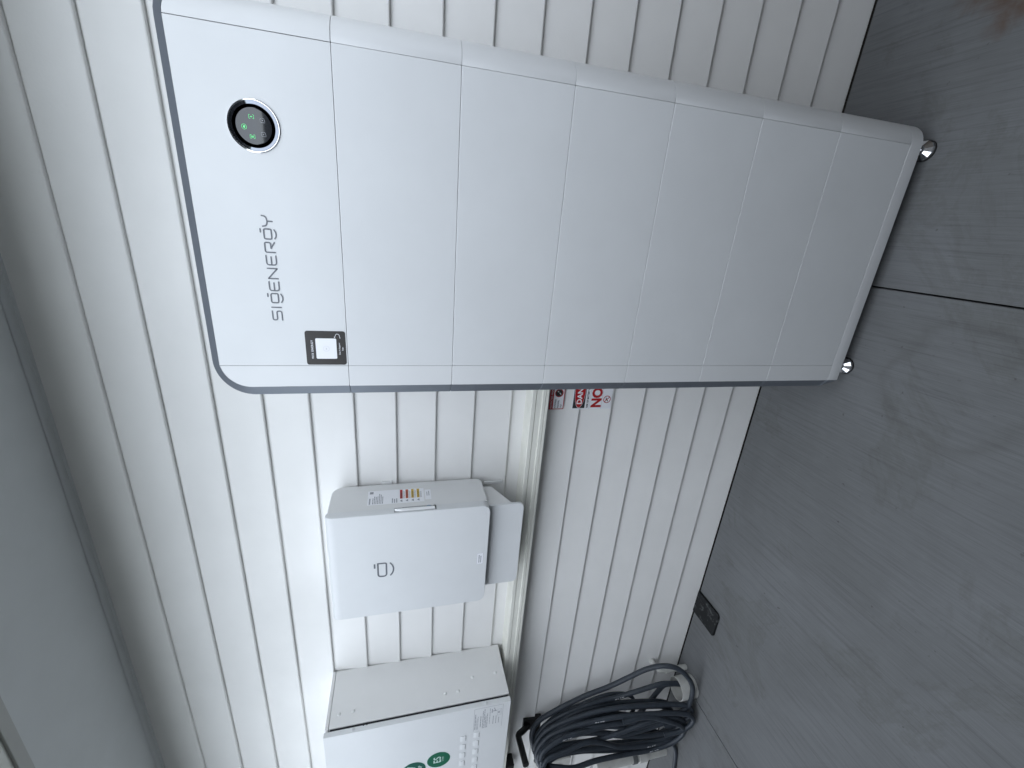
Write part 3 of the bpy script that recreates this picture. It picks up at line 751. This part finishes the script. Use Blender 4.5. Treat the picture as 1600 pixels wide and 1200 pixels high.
frect(b, -1.9320, -1.9308, 1.167, 1.2950, FC2, 0.0001); frect(b, -2.077, -1.932, 1.2938, 1.2950, FC2, 0.0001); frect(b, -2.077, -1.932, 1.1662, 1.1672, FC2, 0.0001)
lines_block(b, -2.066, -1.965, 1.286, 1.291, 1, FC2, 0.0001, 0.8, 0.15); lines_block(b, -2.068, -1.945, 1.274, 1.284, 2, FC2, 0.0001, 0.45, 0.4)
lines_block(b, -2.055, -1.975, 1.262, 1.267, 1, FC2, 0.0001, 0.8, 0.1); lines_block(b, -2.066, -1.940, 1.232, 1.258, 4, FC2, 0.0001, 0.5, 0.45)
lines_block(b, -2.045, -1.940, 1.222, 1.226, 1, FC2, 0.0001, 0.6, 0.1); lines_block(b, -2.050, -1.995, 1.176, 1.214, 3, FC2, 0.0001, 0.25, 0.4)
frect(b, -1.975, -1.950, 1.2130, 1.2170, FC2, 0.0001); flat(b, [(-1.968, 1.1950), (-1.962, 1.1950), (-1.962, 1.2120), (-1.966, 1.2120)], FC2, 0.0001); flat(b, [(-1.962, 1.2030), (-1.944, 1.2080), (-1.944, 1.2050), (-1.962, 1.1990)], FC2, 0.0001)
stroke(b, [(-1.998, 1.172), (-1.958, 1.172), (-1.958, 1.190), (-1.998, 1.190)], 0.0010, FC2, 0.0001, cyc=True); frect(b, -1.992, -1.964, 1.1775, 1.1785, FC2, 0.0001); frect(b, -1.985, -1.972, 1.181, 1.1865, FC2, 0.0001)
obj('print', b, 'ink_grey', il)
def disc(cx, cz, m_, words, lab):
    o = obj('round_sticker', (lambda b: (fcirc(b, cx, cz, 0.0530, FC, 0.0002, 56), b)[1])(bmesh.new()), 'mint', dr); o['label'] = lab
    b = bmesh.new(); fcirc(b, cx, cz, 0.0512, FC2, 0.0001, 56); obj('green_face', b, m_, o)
    b = bmesh.new()
    for s, sz, u, v, bo in words: text(b, s, sz, to_front(CYF - 0.0007), cx + u, cz + v, 0.0001, bo, align='CENTER')
    obj('lettering', b, 'mint', o)
disc(-2.219, 1.4445, 'green', (('ES', 0.046, 0, -0.009, 0.0002), ('Li-ion', 0.0135, 0, -0.0215, 0.0)), 'green round sticker lettered ES')
disc(-2.252, 1.5530, 'green2', (('PV', 0.052, 0, -0.007, 0.0002), ('DP', 0.0240, 0.006, -0.0350, 0.0001)), 'darker green round sticker lettered PV DP')

# ------------------------------------------------------------------ hook, coiled cable and the fittings around it
hk = thing('cable_hook', 'black plastic wall hook with a long prong holding the coiled cable', 'hook', (-2.57, 0.0, 0.86))
obj('wall_plate', box(-2.625, -2.535, -0.012, 0.016, 0.84, 0.945, 0.004, 2), 'black', hk)
b = tube([(-2.580, -0.010, 0.915), (-2.565, -0.040, 0.955), (-2.548, -0.062, 0.985), (-2.542, -0.080, 0.993), (-2.540, -0.130, 0.992), (-2.536, -0.215, 0.990)], 0.0165, 10, sub=4)
obj('prong', b, 'black', hk, True)
obj('cradle', tube([(-2.60, -0.005, 0.875), (-2.60, -0.24, 0.880)], 0.026, 14, sub=1), 'black', hk, True)

STR = {
'A':[(-2.719,-.13,.869),(-2.579,-.12,.919),(-2.515,-.09,.924),(-2.477,-.06,.88),(-2.434,-.05,.779),(-2.368,-.05,.627),(-2.314,-.06,.492),(-2.237,-.08,.391),(-2.167,-.1,.307),(-2.118,-.13,.236),(-2.109,-.16,.173),(-2.145,-.19,.118),(-2.228,-.2,.069),(-2.331,-.2,.051),(-2.405,-.2,.068),(-2.451,-.19,.155),(-2.42,-.17,.321),(-2.425,-.15,.516),(-2.479,-.13,.692),(-2.549,-.12,.806),(-2.629,-.12,.875),(-2.678,-.14,.9)],
'B':[(-2.584,-.15,.916),(-2.554,-.11,.91),(-2.498,-.08,.853),(-2.449,-.07,.737),(-2.406,-.07,.564),(-2.386,-.08,.447),(-2.336,-.1,.34),(-2.283,-.12,.209),(-2.285,-.127,.138),(-2.30,-.13,.07),(-2.32,-.132,.02)],
'C':[(-2.62,-.14,.898),(-2.53,-.1,.895),(-2.463,-.06,.779),(-2.426,-.05,.618),(-2.396,-.05,.49),(-2.411,-.05,.385),(-2.439,-.06,.324),(-2.471,-.08,.308),(-2.498,-.11,.335),(-2.52,-.12,.401)],
'D':[(-2.666,-.15,.881),(-2.531,-.12,.893),(-2.48,-.09,.788),(-2.433,-.08,.646),(-2.426,-.08,.482),(-2.441,-.09,.314),(-2.469,-.1,.155),(-2.502,-.11,.091),(-2.511,-.13,.115),(-2.505,-.14,.198),(-2.472,-.14,.378),(-2.458,-.13,.583),(-2.494,-.12,.734),(-2.574,-.12,.834),(-2.647,-.14,.887)],
'E':[(-2.325,-.12,.05),(-2.318,-.11,.115),(-2.34,-.095,.150),(-2.405,-.08,.165),(-2.497,-.07,.193),(-2.568,-.07,.232),(-2.65,-.07,.279),(-2.717,-.07,.338)],
'F':[(-2.627,-.18,.902),(-2.556,-.16,.915),(-2.492,-.14,.858),(-2.451,-.14,.747),(-2.421,-.15,.597),(-2.397,-.17,.45),(-2.396,-.19,.295),(-2.399,-.21,.154),(-2.408,-.23,.07),(-2.45,-.24,.035),(-2.52,-.235,.07),(-2.56,-.22,.18)],
'G':[(-2.601,-.2,.903),(-2.544,-.18,.911),(-2.485,-.16,.827),(-2.472,-.15,.732),(-2.505,-.15,.601),(-2.571,-.16,.454),(-2.603,-.17,.326),(-2.617,-.18,.198),(-2.589,-.19,.087),(-2.521,-.2,.065),(-2.487,-.19,.093),(-2.453,-.18,.234)],
'H':[(-2.595,-.21,.9),(-2.547,-.19,.883),(-2.532,-.17,.771),(-2.55,-.17,.586),(-2.516,-.18,.433),(-2.463,-.19,.298),(-2.444,-.2,.18),(-2.463,-.21,.095),(-2.534,-.21,.047),(-2.618,-.21,.044),(-2.683,-.2,.116),(-2.687,-.19,.277),(-2.653,-.18,.492),(-2.598,-.18,.664),(-2.57,-.19,.805),(-2.601,-.2,.873)],
'I':[(-2.557,-.23,.903),(-2.533,-.21,.869),(-2.523,-.2,.76),(-2.514,-.19,.641),(-2.552,-.19,.546),(-2.632,-.19,.417),(-2.656,-.2,.263),(-2.653,-.2,.132),(-2.621,-.2,.05),(-2.56,-.205,.03),(-2.50,-.21,.08)],
'J':[(-2.513,-.22,.919),(-2.481,-.2,.894),(-2.452,-.18,.793),(-2.456,-.17,.664),(-2.477,-.16,.512),(-2.528,-.17,.341),(-2.513,-.17,.206),(-2.504,-.18,.091),(-2.55,-.18,.06),(-2.60,-.17,.12)],
'K':[(-2.60,-.21,.865),(-2.629,-.23,.727),(-2.638,-.22,.595),(-2.667,-.21,.421),(-2.687,-.21,.245),(-2.657,-.22,.126),(-2.576,-.23,.068),(-2.498,-.23,.091),(-2.439,-.22,.186),(-2.399,-.2,.309),(-2.41,-.19,.45)],
'N':[(-2.62,-.17,.90),(-2.52,-.15,.885),(-2.468,-.125,.79),(-2.445,-.115,.66),(-2.452,-.11,.50),(-2.50,-.115,.36),(-2.54,-.12,.22),(-2.57,-.14,.10),(-2.62,-.15,.08),(-2.68,-.15,.16),(-2.70,-.14,.32),(-2.68,-.13,.50),(-2.62,-.13,.70),(-2.575,-.15,.83),(-2.60,-.17,.89)],
'O':[(-2.64,-.19,.895),(-2.565,-.17,.895),(-2.505,-.16,.80),(-2.49,-.155,.68),(-2.53,-.16,.52),(-2.57,-.165,.40),(-2.56,-.17,.26),(-2.52,-.18,.13),(-2.545,-.185,.06),(-2.61,-.19,.07),(-2.65,-.19,.18),(-2.655,-.18,.36),(-2.61,-.18,.56),(-2.565,-.185,.74),(-2.60,-.19,.87)],
'L':[(-2.62,-.15,.25),(-2.675,-.14,.152),(-2.76,-.15,.06),(-2.83,-.175,.014),(-2.95,-.20,.0105),(-3.1,-.23,.0105)],
}
for src, dst, dx_, dy_, dz_ in (('F', 'P', 0.022, 0.030, -0.012), ('D', 'T', 0.004, -0.028, 0.010)):
    STR[dst] = [(x + dx_ * min(1, (0.92 - z) * 3), y + dy_, max(0.03, z + dz_ * min(1, (0.92 - z) * 3))) for x, y, z in STR[src]]
cbm = bmesh.new()
for k_, pts in STR.items(): tube(pts, 0.0132 if k_ != 'C' else 0.0105, 12, cbm, sub=6)
coil = thing('coiled_cable', 'thick dark cable coiled in long loops over the black wall hook', 'cable', (-2.52, -0.15, 0.0))
obj('cable', cbm, 'cable', coil, True)
# white print along the sheath
pm = bmesh.new()
def marks(p, q, r=0.0137):
    p, q = Vector(p), Vector(q); d = (q - p).normalized()
    side = Vector((0.35, -0.85, 0.3)); side = (side - d * side.dot(d)).normalized()
    t_ = d.cross(side)
    for s0, s1 in ((0, 0.012), (0.016, 0.020), (0.03, 0.036), (0.040, 0.052)):
        for wv in (-0.0016, 0.0012):
            a = p + d * s0 + side * r + t_ * wv; c = p + d * s1 + side * r + t_ * wv
            pm.faces.new([pm.verts.new(v) for v in (a, c, c + t_ * 0.0013, a + t_ * 0.0013)])
for k_, i in (('B', 5), ('F', 4), ('J', 2), ('I', 6), ('H', 11), ('K', 4), ('D', 5)): marks(STR[k_][i], STR[k_][i + 1])
obj('sheath_print', pm, 'stk_white', coil)['kind'] = 'stuff'

stub = thing('drain_stub', 'short white round plastic drain pipe standing open on the slab behind the cable', 'pipe', (-2.330, -0.134, 0))
obj('pipe', lathe([(0.060, 0.0), (0.060, 0.099), (0.0592, 0.1), (0.0565, 0.1), (0.0558, 0.099), (0.0558, 0.004)], 48, (-2.330, -0.134, 0)), 'pvc', stub, True)
el = thing('waste_elbow', 'thin cream plastic waste pipe elbow low on the wall beside the drain stub', 'pipe', (-2.26, -0.03, 0.02))
obj('pipe', tube([(-2.262, 0.012, 0.190), (-2.264, -0.020, 0.188), (-2.268, -0.046, 0.175), (-2.272, -0.056, 0.150), (-2.275, -0.058, 0.110), (-2.279, -0.060, 0.0)], 0.0150, 14, sub=5), 'pvc', el, True)
obj('socket_collar', tube([(-2.273, -0.0572, 0.140), (-2.2755, -0.0582, 0.112)], 0.0182, 16, sub=1), 'pvc', el, True)

pad = obj('rubber_pad', prism(rrect(-1.897, -1.756, -0.172, -0.006, (0.006, 0.020, 0.004, 0.004)), 'z', 0.0005, 0.013, 0.0025, 2), 'smeared', loc=(-1.826, -0.09, 0.0))
tag(pad, 'small black rubber pad with cement smears on the slab against the wall', 'pad')

sb = thing('socket_box', 'white plastic socket box on the wall behind the lower cable loops', 'socket', (-2.87, 0.0, 0.66))
obj('case', box(-2.96, -2.785, -0.105, 0.01, 0.665, 0.842, 0.006, 3), 'pvc', sb)
obj('socket_ring', lathe([(0.056, 0.0), (0.056, 0.003), (0.053, 0.004), (0.050, 0.002)], 40, (-2.872, -0.105, 0.755), 'y'), 'pvc', sb, True)
wp = thing('wall_pipe', 'white vertical plastic pipe with grey collar at the left edge low on the wall', 'pipe', (-2.98, -0.09, 0.0))
obj('pipe', tube([(-2.975, -0.09, 0.002), (-2.975, -0.09, 0.46)], 0.030, 20, sub=1), 'pvc', wp, True)
obj('collar', tube([(-2.975, -0.09, 0.205), (-2.975, -0.09, 0.235)], 0.0345, 20, sub=1), 'collar', wp, True)
obj('joint_socket', tube([(-2.975, -0.09, 0.135), (-2.975, -0.09, 0.190)], 0.036, 20, sub=1), 'pvc', wp, True)
obj('joint_socket', tube([(-2.975, -0.09, 0.40), (-2.975, -0.09, 0.475)], 0.035, 20, sub=1), 'pvc', wp, True)
br = tag(obj('black_bracket', box(-2.92, -2.838, -0.050, 0.012, 0.985, 1.045, 0.004, 2), 'black', loc=(-2.81, -0.02, 0.955)), 'small black plastic bracket on the wall just under the metal cabinet', 'bracket')
